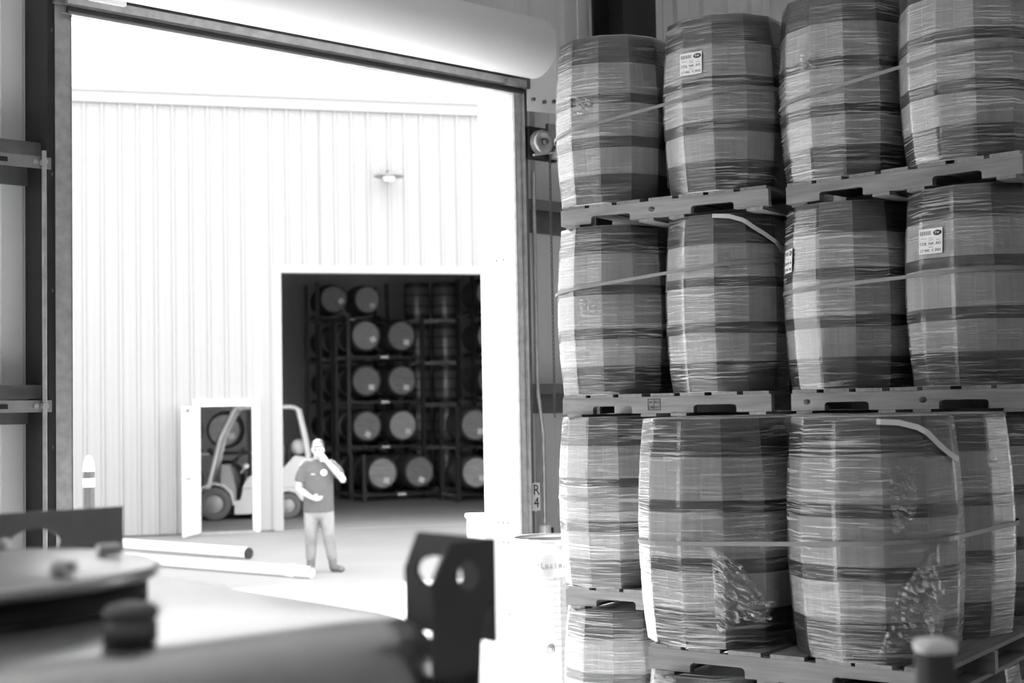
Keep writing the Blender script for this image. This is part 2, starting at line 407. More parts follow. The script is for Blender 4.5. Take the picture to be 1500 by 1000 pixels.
# bay sign, conduit with box on the wall
s = tag(link('bay_sign', None, None, wpt(DW + 0.135, -0.03, 1.52), WANG), 'small white bay sign reading R4 on the door frame', 'sign')
MB().box(-0.034, 0.034, -0.004, 0.0, -0.092, 0.092).build('plate', M['paper'], s)
for (ch, z) in (('R', 0.042), ('4', -0.042)):
    t = link('lettering', text_mesh(ch, 0.098, M['ink']), s, (0, -0.0055, z)); t.rotation_euler = (PI / 2, 0, 0)
s = tag(link('conduit', None, None, wpt(DW + 0.21, -0.002, 0), WANG), 'thin metal conduit bending down to a small junction box', 'conduit')
MB().tube([(-0.045, -.03, 3.7), (-0.045, -.03, 2.3), (-0.04, -.03, 2.2), (-0.012, -0.03, 2.02), (0.0, -0.03, 1.93), (0.0, -0.03, 1.33)], 0.014, 10).build('pipe', M['galv'], s)
MB().bbox(-0.03, 0.03, -0.06, 0.0, 1.24, 1.33, 0.006).build('junction_box', M['plastic_white'], s)
MB().box(0.035, 0.06, -0.05, 0, 1.25, 1.31).build('connector', M['black'], s)

# ================================================================== THE BUILDING ACROSS THE YARD
BDIR = Vector((0.965, 0.26)).normalized(); BANG = ang(BDIR); BORG = (-4.18, 25.76, 0)
bld = tag(link('warehouse_building', None, None, BORG, BANG), 'white ribbed metal warehouse across the yard with open bay door', 'building')
OW, OH, BH = 4.7, 4.66, 7.68
DX0, DX1, DHH = -1.452, -0.537, 2.26
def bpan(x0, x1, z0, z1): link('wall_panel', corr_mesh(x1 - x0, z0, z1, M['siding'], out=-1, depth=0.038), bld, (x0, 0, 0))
x = DX0 - 0.10
while x > -14:
    bpan(x - 0.914, x, 0.02, BH); x -= 0.914
bpan(DX0 - 0.10, DX1 + 0.10, DHH + 0.10, BH)
bpan(DX1 + 0.10, -0.14, 0.02, BH)
bpan(-0.14, 0.75, OH + 0.14, BH)
for k in range(4): bpan(0.75 + 1.0 * k, 0.75 + 1.0 * (k + 1), OH + 0.14, BH)
x = OW + 0.14
while x < 14:
    bpan(x, x + 0.914, 0.02, BH); x += 0.914
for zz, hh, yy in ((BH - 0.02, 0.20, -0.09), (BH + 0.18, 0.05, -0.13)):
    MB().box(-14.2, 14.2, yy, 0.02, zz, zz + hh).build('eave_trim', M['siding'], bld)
for (x0, x1, z0, z1) in ((-0.16, 0.0, 0, OH), (OW, OW + 0.16, 0, OH), (-0.16, OW + 0.16, OH, OH + 0.15)):
    MB().box(x0, x1, -0.05, 0.14, z0, z1).build('bay_trim', M['siding'], bld)
for (x0, x1, z0, z1) in ((DX0 - 0.12, DX0, 0, DHH + 0.12), (DX1, DX1 + 0.12, 0, DHH + 0.12), (DX0, DX1, DHH, DHH + 0.12)):
    MB().box(x0, x1, -0.06, 0.14, z0, z1).build('door_frame', M['white'], bld)
MB().box(DX0 - 0.05, DX1 + 0.05, -0.1, 0.14, -0.01, 0.035).build('door_sill', M['bracket'], bld)
# leaf standing open towards the yard
lf = link('door_leaf', MB().box(0, 0.90, -0.045, 0, 0.03, DHH).mesh('door_leaf', M['white']), bld, (DX0 + 0.0, -0.06, 0), math.radians(-110))
MB().cyl((0.82, 0.0, 1.02), (0.82, 0.06, 1.02), 0.016, n=10).cyl((0.82, 0.05, 1.02), (0.70, 0.05, 1.02), 0.012, n=10).cyl((0.82, -0.045, 1.02), (0.82, -0.10, 1.02), 0.016, n=10).cyl((0.82, -0.10, 1.02), (0.70, -0.10, 1.02), 0.012, n=10).build('handle', M['bracket'], lf)
MB().cyl((0.82, -0.06, 1.35), (0.82, 0.015, 1.35), 0.02, n=10).build('deadbolt', M['bracket'], lf)
MB().box(0.70, 0.84, 0.0, 0.03, DHH - 0.1, DHH - 0.04).build('door_closer', M['bracket'], lf)
# shell: back, sides, roof (so that the bay is a room)
MB().box(-14, 14, 18, 18.2, 0, BH).build('back_wall', M['shop_wall'], bld)
MB().box(-14.2, -14, 0, 18, 0, BH).build('side_wall', M['shop_wall'], bld)
MB().box(14, 14.2, 0, 18, 0, BH).build('side_wall', M['shop_wall'], bld)
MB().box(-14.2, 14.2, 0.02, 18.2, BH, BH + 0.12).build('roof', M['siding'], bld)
MB().box(-14, 14, -0.02, 18, -0.011, 0.0).build('slab', M['yard'], bld)
wl = tag(link('wall_lamp', None, None, Vector(BORG) + Vector((BDIR.x * 1.95, BDIR.y * 1.95, 6.42)), BANG), 'round flat lamp on the white wall above the bay', 'lamp')
MB().lathe([(0.0, 0.06), (0.08, 0.05), (0.27, 0.01), (0.28, -0.01), (0.26, -0.012), (0.0, 0.0)], 24, (0, -0.36, 0)).build('shade', M['bracket'], wl)
MB().lathe([(0.0, -0.10), (0.09, -0.09), (0.13, -0.01), (0.0, 0.0)], 20, (0, -0.36, 0)).build('diffuser', M['plastic_white'], wl)
MB().tube([(0, -0.36, 0.05), (0, -0.30, 0.12), (0, -0.15, 0.12), (0, -0.04, 0.05)], 0.02, 8).box(-0.06, 0.06, -0.045, -0.03, -0.02, 0.12).build('arm', M['bracket'], wl)
def bpt(X, Y, Z=0.0): return Vector((BORG[0] + BDIR.x*X - BDIR.y*Y, BORG[1] + BDIR.y*X + BDIR.x*Y, Z))
# ================================================================== WRAPPED BARRELS ON PALLETS
BHT, RB, RH = 0.905, 0.3175, 0.290      # height, apothem at the bilge and at the heads (cross-section: 12 flats)
PALH, PITCH = 0.12, 1.025
NF, HA = 12, PI / 12
def apo(z):
    t = 2 * z / BHT - 1
    return RH + (RB - RH) * (1 - t * t)
def surf(th, z, yaw, off):
    d = ((th - yaw + HA) % (2 * HA)) - HA
    r_ = (apo(min(max(z, 0), BHT)) + off) / math.cos(d)
    return Vector((r_ * math.cos(th), r_ * math.sin(th), z))

def stave_mesh(side):
    n = 7; vs_ = []; fs = []
    for i in range(n):
        z = BHT * i / (n - 1); a_ = apo(z); hw = a_ * math.tan(HA)
        y0, y1 = 0.0003, hw - 0.0004
        vs_ += [(a_, side * y0, z), (a_, side * y1, z), (a_ - 0.026, side * (y1 - 0.007), z), (a_ - 0.026, side * y0, z)]
    for i in range(n - 1):
        for k in (1, 2, 3): fs.append((4*i+k, 4*i+(k+1) % 4, 4*i+4+(k+1) % 4, 4*i+4+k))
    fs += [(3, 2, 1, 0), (4*n-4, 4*n-3, 4*n-2, 4*n-1)]
    mb = MB().add(vs_, fs)
    ov = [p for i in range(n) for p in vs_[4*i:4*i+2]]          # outer face on its own, shaded smooth along the bend
    mb.add(ov, [(2*i, 2*i+1, 2*i+3, 2*i+2) for i in range(n-1)], True)
    return mb.mesh('stave', M['stave'])
ST = [stave_mesh(1), stave_mesh(-1)]
def hoop_mesh(z0, z1, off=0.0035):
    rows = 4; mb = MB(); vs_ = []
    for j in range(rows):
        z = z0 + (z1 - z0) * j / (rows - 1)
        for k in range(NF):
            t = HA + 2 * HA * k; R_ = (apo(z) + off) / math.cos(HA); vs_.append((R_*math.cos(t), R_*math.sin(t), z))
    for z in (z1, z0):
        for k in range(NF):
            t = HA + 2 * HA * k; R_ = (apo(z) + off - 0.006) / math.cos(HA); vs_.append((R_*math.cos(t), R_*math.sin(t), z))
    R = rows + 2
    fs = [(j*NF+k, j*NF+(k+1) % NF, ((j+1) % R)*NF+(k+1) % NF, ((j+1) % R)*NF+k) for j in range(R) for k in range(NF)]
    return mb.add(vs_, fs).mesh('hoop', M['hoop'])
HM = [hoop_mesh(0.002, 0.152), hoop_mesh(0.295, 0.352), hoop_mesh(0.532, 0.582), hoop_mesh(0.752, 0.903)]
HEAD = MB().add([((RH-0.02)/math.cos(HA)*math.cos(HA+2*HA*k), (RH-0.02)/math.cos(HA)*math.sin(HA+2*HA*k), z) for z in (BHT-0.045, BHT-0.02) for k in range(NF)],
    [tuple(range(NF-1, -1, -1)), tuple(range(NF, 2*NF))] + [(k, (k+1) % NF, NF+(k+1) % NF, NF+k) for k in range(NF)]).mesh('head', M['head_oak'])
def film_mesh(seed):
    rg = random.Random(seed); rows = 30; mb = MB(); be = math.radians(2.9); vs_, uv = [], []
    cols = []
    for k in range(NF):
        c = HA + 2 * HA * k
        cols += [c - be, c, c + be]
    n = len(cols)
    for j in range(rows + 3):
        z = BHT * min(j, rows) / rows
        inset = 0.0
        if j == 0: z = 0.003
        if j > rows: z = BHT + 0.005; inset = 0.03 * (j - rows)
        for i in range(n + 1):
            t = cols[i % n] + (2*PI if i == n else 0)
            d = HA - (be if i % 3 != 1 else be * 0.35)
            r_ = (apo(min(z, BHT)) + 0.0075 - inset) / math.cos(d) + rg.uniform(-0.0012, 0.0018)
            vs_.append((r_*math.cos(t), r_*math.sin(t), z + (rg.uniform(-0.004, 0.004) if 0 < j < rows else 0)))
            uv.append((t * 0.33, z))
    m_ = n + 1; v2, u2, fs = [], [], []            # each strip keeps its own vertices: smooth down the strip, crisp at the ridges
    for i in range(n):
        o_ = len(v2)
        for j in range(rows + 3):
            for q in (i, i + 1): v2.append(vs_[j*m_+q]); u2.append(uv[j*m_+q])
        fs += [(o_+2*j, o_+2*j+1, o_+2*j+3, o_+2*j+2) for j in range(rows + 2)]
    mb.uv = u2
    return mb.add(v2, fs, True).mesh('film_wrap', M['film'])
FM = [film_mesh(s_) for s_ in (1, 2, 3, 4)]

def patch_on(barrel, corners, yaw, face, base_off, crumple, seed, name='film_flap'):
    """crumpled piece of loose film lying on a barrel: corners (angle from the facing side in degrees, height)"""
    rg = random.Random(seed); n = 14; mb = MB(); vs_, uv = [], []
    c = corners
    for j in range(n + 1):
        for i in range(n + 1):
            s_, t_ = i / n, j / n
            a_ = (1-s_)*(1-t_)*c[0][0] + s_*(1-t_)*c[1][0] + s_*t_*c[2][0] + (1-s_)*t_*c[3][0]
            z_ = (1-s_)*(1-t_)*c[0][1] + s_*(1-t_)*c[1][1] + s_*t_*c[2][1] + (1-s_)*t_*c[3][1]
            p = surf(face + math.radians(a_ + rg.uniform(-.6, .6)), z_ + rg.uniform(-.004, .004), yaw, base_off + rg.uniform(0, crumple) * (0.3 + 0.7 * s_))
            vs_.append(p); uv.append((a_ * 0.03 + z_ * 2.0, z_ * 1.3 + a_ * 0.004))
    fs = [(j*(n+1)+i, j*(n+1)+i+1, (j+1)*(n+1)+i+1, (j+1)*(n+1)+i) for j in range(n) for i in range(n)]
    mb.uv = uv; mb.add(vs_, fs)
    return mb.build(name, M['film'], barrel)
def ribbon_on(barrel, path, yaw, face, width, off, m, name):
    """flat tape lying along a path on the barrel's side"""
    mb = MB(); vs_ = []; pts = []
    for k in range(len(path) - 1):
        for s_ in range(6):
            q = s_ / 6; pts.append([path[k][i] * (1-q) + path[k+1][i] * q for i in range(3)])
    pts.append(list(path[-1]))
    P = [surf(face + math.radians(a_), z_, yaw, off + o_) for (a_, z_, o_) in pts]
    for i, p in enumerate(P):
        d = (P[min(i+1, len(P)-1)] - P[max(i-1, 0)]).normalized()
        nrm = Vector((p.x, p.y, 0)).normalized(); w_ = d.cross(nrm).normalized() * width / 2
        for q in (p + w_, p - w_, p - w_ - nrm * 0.002, p + w_ - nrm * 0.002): vs_.append(q)
    n = len(P)
    fs = [(4*i+k, 4*i+(k+1) % 4, 4*i+4+(k+1) % 4, 4*i+4+k) for i in range(n-1) for k in range(4)] + [(0, 1, 2, 3), (4*n-4, 4*n-1, 4*n-2, 4*n-3)]
    return mb.add(vs_, fs).build(name, m, barrel)

nb = 0
def make_barrel(loc, yaw, label, group=None):
    global nb
    t = thing('wrapped_barrel', label, 'barrel', loc, 0.0, group)
    for k in range(NF):
        for q in ST: link('stave', q, t, (0, 0, 0), yaw + 2 * HA * k)
    for q in HM: link('hoop', q, t, (0, 0, 0), yaw)
    link('head', HEAD, t, (0, 0, 0), yaw)
    link('film_wrap', FM[nb % 4], t, (0, 0, 0), yaw)
    nb += 1
    return t

# ---- pallets: three notched stringers, boards above and below
PL, PD = 1.22, 1.16
def stringer_mesh():
    pts = [(0, 0)]
    for x0, x1 in ((0.19, 0.43), (0.79, 1.03)):
        pts += [(x0, 0), (x0, 0.028), (x0 + 0.006, 0.036), (x0 + 0.016, 0.04), (x1 - 0.016, 0.04), (x1 - 0.006, 0.036), (x1, 0.028), (x1, 0)]
    pts += [(PL, 0), (PL, 0.086), (0, 0.086)]
    return MB().prism(pts, 'y', 0, 0.038).mesh('stringer', M['pallet'])
STR = stringer_mesh()
def board_mesh(w_): return MB().box(0, w_, 0, PD, 0, 0.016).mesh('board', M['pallet_b'])
M['pallet_b'] = mat('pallet_board', 0.20, 0.8, var=0.22, scale=3.0, stretch=(14, 1.2, 14), bump=0.15, rnd=0.18, detail=6)
BRD = [board_mesh(0.14), board_mesh(0.09)]
def make_pallet(loc, rz, label, rg):
    t = thing('pallet', label, 'pallet', loc, rz)
    for y in (0.0, PD / 2 - 0.019, PD - 0.038): link('stringer', STR, t, (0, y, 0.017))
    for k in range(7): link('deck_board', BRD[0], t, (0.01 + k * (PL - 0.16) / 6 + rg.uniform(-.012, .012) * (0 < k < 6), rg.uniform(-.006, .004), 0.1035))
    for k in range(4): link('bottom_board', BRD[1], t, ((0.03, 0.48, 0.66, PL - 0.12)[k], rg.uniform(-.004, .004), 0.0))
    return t

BC = [(0.194, 0.274), (0.866, 0.274), (0.194, 0.946), (0.866, 0.946)]
def strap_path(z0, z1, r_):
    pts = []
    for (cx, cy_), a0 in ((BC[0], 180), (BC[1], 270), (BC[3], 0), (BC[2], 90)):
        for k in range(17):
            a_ = math.radians(a0 + 90 * k / 16)
            X, Y = cx + r_ * math.cos(a_), cy_ + r_ * math.sin(a_)
            pts.append(Vector((X, Y, z0 + (z1 - z0) * (X + 0.13) / 1.32)))
    return pts
def make_strap(loc, rz, z0, z1, label):
    t = MB(); P = strap_path(z0, z1, (RB + 0.0095) / math.cos(HA)); n = len(P); vs_ = []
    cen = Vector((0.53, 0.61, 0))
    for i, p in enumerate(P):
        d = (P[(i+1) % n] - P[i-1]).normalized(); nrm = d.cross(Vector((0, 0, 1))).normalized()
        for q in (p + Vector((0, 0, .0085)), p - Vector((0, 0, .0085)), p - Vector((0, 0, .0085)) - nrm * .0015, p + Vector((0, 0, .0085)) - nrm * .0015): vs_.append(q)
    fs = [(4*i+k, 4*i+(k+1) % 4, 4*((i+1) % n)+(k+1) % 4, 4*((i+1) % n)+k) for i in range(n) for k in range(4)]
    t.add(vs_, fs)
    o_ = t.build('strap', M['strap'], None, loc, rz)
    return tag(o_, label, 'strap')

TN = ('floor tier', 'second tier', 'third tier', 'top tier')
STACKS = {
  'door': dict(org=(0.268, 7.74), u=(0.83, -0.56), tiers=4, name='stack beside the doorway',
       side=('on doorway side', 'on far side'), strap=[(.45, .45), (.47, .47), (.55, .66), (.38, .52)]),
  'aisle': dict(org=(1.371, 7.039), u=(0.715, -0.70), tiers=4, name='tall stack away from doorway',
       side=('on doorway side', 'on far side'), strap=[(.50, .50), (.53, .53), (.48, .52), (.38, .50)]),
  'low': dict(org=(0.535, 5.81), u=(0.81, -0.585), tiers=2, name='low front stack',
       side=('on doorway side', 'with white tape tail'), strap=[(.45, .45), (.40, .45)]),
}
BAR = {}
for key, S in STACKS.items():
    uu = Vector(S['u']).normalized(); rz = ang(uu); vv = Vector((-uu.y, uu.x))
    rg = random.Random(hash(len(key)) + 5)
    tn = TN if S['tiers'] == 4 else ('floor tier', 'upper tier')
    for t_ in range(S['tiers']):
        z = t_ * PITCH
        jx, jy = (rg.uniform(-.012, .012), rg.uniform(-.01, .01)) if t_ else (0, 0)
        org = Vector((S['org'][0] + jx, S['org'][1] + jy, z))
        BAR[key, t_, 'pallet'] = make_pallet(org, rz, 'notched wooden pallet under the %s of the %s' % (tn[t_], S['name']), rg)
        for k, (bx, by) in enumerate(BC):
            p = org.to_2d() + uu * bx + vv * by
            yaw = math.radians({('low', 1, 1): 6, ('door', 2, 0): -3, ('door', 2, 1): -5, ('door', 3, 0): -4, ('aisle', 2, 0): 4, ('aisle', 2, 1): 9}.get((key, t_, k), rg.uniform(-12, 12)))
            if k < 2: lb = 'film-wrapped oak barrel %s, %s of %s' % (S['side'][k] if not (key == 'low' and t_ == 0) else ('on doorway side', 'on aisle side')[k], tn[t_], S['name']); gp = None
            else:
                lb = 'film-wrapped oak barrel behind the %s barrel, %s of %s' % (('doorway-side', 'far-side' if key != 'low' else ('aisle-side', 'tape-tail')[t_])[k - 2], tn[t_], S['name']); gp = 'back row barrels of the %s' % S['name']
            B_ = make_barrel((p.x, p.y, z + PALH), yaw, lb, gp)
            BAR[key, t_, k] = (B_, yaw, math.atan2(-p.y, -p.x))
        make_strap(org + Vector((0, 0, PALH)), rz, *S['strap'][t_], 'plastic strap tied round the barrels, %s of the %s' % (tn[t_], S['name']))

# loose film and tape tails the photograph shows
B_, yw, fc = BAR['low', 1, 0]
patch_on(B_, [(-6, .40), (14, .33), (33, .17), (-4, .06)], yw, fc, 0.012, 0.030, 3)
patch_on(B_, [(20, .21), (36, .19), (29, .10), (14, .12)], yw, fc, 0.020, 0.045, 5)
B_, yw, fc = BAR['low', 1, 1]
patch_on(B_, [(9, .72), (28, .73), (26, .55), (11, .46)], yw, fc, 0.011, 0.016, 7)
patch_on(B_, [(14, .28), (42, .45), (44, .09), (0, .04)], yw, fc, 0.012, 0.030, 9)
ribbon_on(B_, [(3, .885, 0.004), (18, .880, 0.010), (30, .862, 0.014), (37, .838, 0.016), (46, .80, 0.014), (56, .765, 0.012), (66, .735, 0.010)], yw, fc, 0.021, 0.012, M['tape'], 'tape_tail')
B_, yw, fc = BAR['door', 2, 1]
ribbon_on(B_, [(-12, .895, 0.004), (4, .888, 0.010), (15, .868, 0.014), (24, .835, 0.016), (38, .795, 0.014), (50, .755, 0.012), (62, .715, 0.010)], yw, fc, 0.021, 0.012, M['tape'], 'tape_tail')
for (kk, aa, zz) in ((('door', 3, 0), -30, .53), (('door', 2, 0), -28, .47), (('low', 1, 0), 28, .42), (('aisle', 3, 0), -32, .57)):
    B_, yw, fc = BAR[kk]
    patch_on(B_, [(aa - 9, zz + .05), (aa + 10, zz + .035), (aa + 7, zz - .04), (aa - 7, zz - .05)], yw, fc, 0.012, 0.016, 21)

# paper labels
def barrel_label(key, a_deg, z, tilt=0.0):
    B_, yw, fc = BAR[key]
    th = fc + math.radians(a_deg)
    k = round((th - yw) / (2 * HA)); nth = yw + k * 2 * HA           # the flat that carries it
    nrm = Vector((math.cos(nth), math.sin(nth), 0)); tg = Vector((-nrm.y, nrm.x, 0))
    a_ = apo(z); lat = max(-0.03, min(0.03, a_ * math.tan(th - nth)))
    slope = (apo(z + .05) - apo(z - .05)) / .1
    up = (Vector((0, 0, 1)) + nrm * slope).normalized(); on = tg.cross(up)
    c = nrm * (a_ + 0.0125) + tg * lat + Vector((0, 0, z))
    mtx = Matrix(((tg.x, up.x, on.x, c.x), (tg.y, up.y, on.y, c.y), (tg.z, up.z, on.z, c.z), (0, 0, 0, 1)))
    lab = MB().box(-.062, .062, -.058, .058, -.0008, .0008).build('paper_label', M['paper'], B_); lab.matrix_local = mtx
    def put(me, x, y): link('lettering', me, lab, (x, y, .0012))
    put(text_mesh('COL', .0185, M['ink']), -.038, -.012); put(text_mesh('NA', .0185, M['ink']), .003, -.012); put(text_mesh('AO', .0185, M['ink']), .041, -.012)
    put(text_mesh('LT 042', .0165, M['ink']), -.030, -.043); put(text_mesh('C 2022', .0165, M['ink']), .031, -.043)
    put(MB().lathe([(0, .0004), (1, .0004), (1, 0), (0, 0)], 24).mesh('emblem', M['ink']), .036, .036)
    lab.children[-1].scale = (.022, .0125, 1); lab.children[-1].name = 'emblem'
    put(text_mesh('TW', .017, M['paper']), .036, .036); lab.children[-1].location.z = .0026
    b_ = MB()
    for q in range(6): b_.box(-.056 + q * .010, -.049 + q * .010, .028, .046, 0, .0004)
    put(b_.mesh('heading', M['ink_grey']), 0, 0); lab.children[-1].name = 'heading'; lab.children[-1]['kind'] = 'stuff'
    for (x0, x1, y) in ((-.052, -.02, .012), (-.010, .012, .012), (-.010, .014, .004), (.030, .046, .003), (-.01, .012, -.029)):
        put(MB().box(x0, x1, y, y + .0025, 0, .0004).mesh('print_line', M['ink_grey']), 0, 0); lab.children[-1].name = 'print_line'
barrel_label(('aisle', 2, 1), -45, .66)
barrel_label(('door', 3, 1), -36, .66)
barrel_label(('aisle', 2, 0), -66, .64)
# heat-treatment stamp on the doorway stack's pallet and pencil marks on its neighbour
P_ = BAR['door', 2, 'pallet']
st = MB().box(.525, .60, -.0012, .001, .032, .036).box(.525, .60, -.0012, .001, .088, .092).box(.525, .529, -.0012, .001, .032, .092).box(.596, .60, -.0012, .001, .032, .092).box(.560, .563, -.0012, .001, .032, .092).build('stamp_frame', M['ink'], P_)
for (s_, x, z) in (('HT', .580, .047), ('KD', .580, .074), ('01', .545, .074), ('DB', .545, .047)):
    t = link('stamp', text_mesh(s_, .020, M['ink']), P_, (x, -.0016, z)); t.rotation_euler = (PI / 2, 0, 0)
for key, x in ((('aisle', 2, 'pallet'), .71), (('aisle', 2, 'pallet'), .09), (('door', 3, 'pallet'), .56)):
    k_ = MB().lathe([(0, -.0015), (.017, -.0015), (.017, .001), (0, .001)], 16, (0, 0, 0), 'y').build('knot', M['pallet_knot'] if 'pallet_knot' in M else M['ink_grey'], BAR[key], (x, 0, .06)); k_.scale = (1.1, 1, .8)
# ================================================================== BARREL RACKS AND STACKS INSIDE THE FAR WAREHOUSE
FB_L, FB_R, FB_H = 0.5, 0.415, 0.365
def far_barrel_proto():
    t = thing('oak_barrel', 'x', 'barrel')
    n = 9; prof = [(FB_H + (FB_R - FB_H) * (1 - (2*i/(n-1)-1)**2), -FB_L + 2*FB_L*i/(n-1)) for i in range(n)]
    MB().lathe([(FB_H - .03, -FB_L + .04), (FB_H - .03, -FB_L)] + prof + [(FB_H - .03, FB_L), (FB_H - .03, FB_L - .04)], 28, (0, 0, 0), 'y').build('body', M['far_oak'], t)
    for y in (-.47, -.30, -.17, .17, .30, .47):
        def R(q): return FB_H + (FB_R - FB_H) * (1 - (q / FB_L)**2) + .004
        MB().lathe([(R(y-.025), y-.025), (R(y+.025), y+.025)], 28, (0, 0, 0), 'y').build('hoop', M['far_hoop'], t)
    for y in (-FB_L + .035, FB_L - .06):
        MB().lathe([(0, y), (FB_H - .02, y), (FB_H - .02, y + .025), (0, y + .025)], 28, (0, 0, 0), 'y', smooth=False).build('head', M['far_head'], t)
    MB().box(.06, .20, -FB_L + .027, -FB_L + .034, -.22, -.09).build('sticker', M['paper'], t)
    return t
FBP = far_barrel_proto(); FB_first = [True]
def put_far_barrel(p, rz, label, group):
    o_ = FBP if FB_first[0] else copy_tree(FBP); FB_first[0] = False
    o_.location = p; o_.rotation_euler = (0, random.uniform(-.7, .7), rz); tag(o_, label, 'barrel', group)
RPITCH = 1.10
def rack_proto():
    t = thing('barrel_rack', 'x', 'rack')
    W, D, Hh, q = 1.92, 1.02, RPITCH, .042
    for x in (0, W):
        for y in (0, D): MB().box(x - q, x + q, y - q, y + q, 0, Hh).build('post', M['rack'], t)
    for y in (.12, D - .12): MB().box(0, W, y - .03, y + .03, .12, .18).build('rail', M['rack'], t)
    for x in (0, W):
        MB().box(x - .022, x + .022, 0, D, .12, .17).build('side_bar', M['galv'], t)
    for x in (.14, .80, 1.06, 1.72): MB().prism([(x - .05, .18), (x + .05, .18), (x + (.05 if x in (.14, 1.06) else -.05) * -1, .26)], 'y', .08, D - .08).build('cradle', M['rack'], t)
    MB().box(W/2 - .10, W/2 + .10, .075, .09, .12, .18).build('tag_plate', M['paper'], t)
    return t
RKP = rack_proto(); RK_first = [True]
def tower(org, rz, tiers, name, shift0=0.0, sides=('the forklift side', 'the standing stack side')):
    c_, s_ = math.cos(rz), math.sin(rz)
    for k in range(tiers):
        o_ = RKP if RK_first[0] else copy_tree(RKP); RK_first[0] = False
        sh = shift0 if k == 0 else 0.0
        base = Vector((org[0] + c_ * sh + s_ * abs(sh), org[1] + s_ * sh - c_ * abs(sh), k * RPITCH))
        o_.location = base; o_.rotation_euler = (0, 0, rz)
        lv = ('lowest', 'second', 'third', 'fourth', 'fifth')[k]
        tag(o_, 'black steel barrel rack, %s level of the %s' % (lv, name), 'rack')
        for x, sd in zip((.47, 1.39), sides):
            p = base + Vector((c_ * x - s_ * .51, s_ * x + c_ * .51, .18 + FB_R + .075))
            put_far_barrel(p, rz, 'oak barrel on %s, %s level of %s' % (sd, lv, name), 'barrels lying in the %s' % name)
RZ_ = math.radians(24)
dirb = Vector((-math.sin(RZ_), math.cos(RZ_)))
t1 = Vector((-3.98, 34.45))
tower(t1, RZ_, 4, 'front rack tower')
tower(t1 - dirb * 1.12, RZ_, 1, 'single rack before the front tower')
tower(t1 + dirb * 1.32, RZ_, 4, 'middle rack tower')
tower(t1 + dirb * 2.64, RZ_, 5, 'tall rear rack tower')
tower(Vector((-1.30, 32.9)), RZ_, 2, 'short rack tower')
tower(Vector((-0.98, 35.9)), RZ_, 5, 'tall rack tower behind the short')
# standing wrapped barrels in the back
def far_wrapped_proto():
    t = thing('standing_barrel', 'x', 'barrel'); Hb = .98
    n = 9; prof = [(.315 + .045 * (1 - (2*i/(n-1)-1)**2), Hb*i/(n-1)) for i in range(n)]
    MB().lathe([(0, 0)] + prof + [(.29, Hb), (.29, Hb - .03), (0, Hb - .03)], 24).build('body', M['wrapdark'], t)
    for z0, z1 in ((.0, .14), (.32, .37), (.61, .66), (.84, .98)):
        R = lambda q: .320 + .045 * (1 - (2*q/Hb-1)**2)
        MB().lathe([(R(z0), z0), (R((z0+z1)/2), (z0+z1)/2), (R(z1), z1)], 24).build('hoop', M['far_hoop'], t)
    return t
FWP = far_wrapped_proto(); fw = [True]
def stand_stack(x, y, rz, tiers, cols, name):
    for k in range(tiers):
        p_ = make_pallet((x, y, k * 1.10), rz, 'pallet of the %s in the far warehouse, level %s from the floor' % (name, ('one', 'two', 'three', 'four', 'five')[k]), random.Random(k))
        for c in range(cols):
            o_ = FWP if fw[0] else copy_tree(FWP); fw[0] = False
            lx, ly = .24 + .74 * c, .40
            o_.location = (x + math.cos(rz)*lx - math.sin(rz)*ly, y + math.sin(rz)*lx + math.cos(rz)*ly, k * 1.10 + PALH)
            tag(o_, 'dark standing barrel on %s rack side, level %s of %s' % (('front', 'short')[c], ('one', 'two', 'three', 'four', 'five')[k], name), 'barrel', 'barrels of the %s' % name)
stand_stack(-2.72, 37.2, math.radians(4), 5, 2, 'tall standing stack')

# ---- forklift behind the pier between door and bay
fk = thing('forklift', 'white forklift with propane tank parked inside the far warehouse', 'forklift', (-6.05, 29.0, 0), math.radians(6))
def wheel(x, y, r_, w_, name='wheel'):
    g = MB().lathe([(0, -w_/2 + .02), (r_*.55, -w_/2 + .01), (r_*.6, -w_/2), (r_*.93, -w_/2), (r_, -w_/2 + .03), (r_, w_/2 - .03), (r_*.93, w_/2), (r_*.6, w_/2), (0, w_/2 - .02)], 28, (x, y, r_), 'y').build(name, M['tire'], fk)
    MB().lathe([(0, -w_/2 - .005), (r_*.5, -w_/2 + .005), (r_*.55, -w_/2 + .02), (0, -w_/2 + .02)], 20, (x, y, r_), 'y').build('rim', M['truck_grey'], g)
wheel(0, -.46, .33, .2); wheel(0, .46, .33, .2); wheel(1.45, -.44, .26, .18); wheel(1.45, .44, .26, .18)
fend = [(-.32, .50)] + [(.40 * math.cos(math.radians(a_)), .36 + .40 * math.sin(math.radians(a_))) for a_ in (150, 120, 90, 60, 30, 0)] + [(.52, .36), (.52, .30), (.36, .30)] + [(.36 * math.cos(math.radians(a_)), .36 + .36 * math.sin(math.radians(a_))) for a_ in (0, 30, 60, 90, 120, 150)]
MB().prism(fend, 'y', -.55, -.36).build('fender', M['truck_white'], fk)
MB().prism(fend, 'y', .36, .55).build('fender', M['truck_white'], fk)
low = [(.40, .12), (1.18, .12), (1.22, .40), (1.30, .52), (1.45, .56), (1.60, .52), (1.72, .36), (1.95, .36), (2.02, .60), (2.0, 1.02), (1.92, 1.20), (1.60, 1.26), (1.30, .95), (.85, .90), (.68, .86), (.58, .70), (.52, .40), (.40, .38)]
MB().prism(low, 'y', -.54, .54).build('body', M['truck_white'], fk)
MB().box(.55, 1.9, -.546, -.540, .62, .635).build('body_seam', M['truck_grey'], fk)
MB().box(1.62, 1.86, -.548, -.535, .78, .90).build('air_vent', M['black'], fk)
MB().box(1.99, 2.03, -.3, .3, .72, .90).build('rear_vent', M['black'], fk)
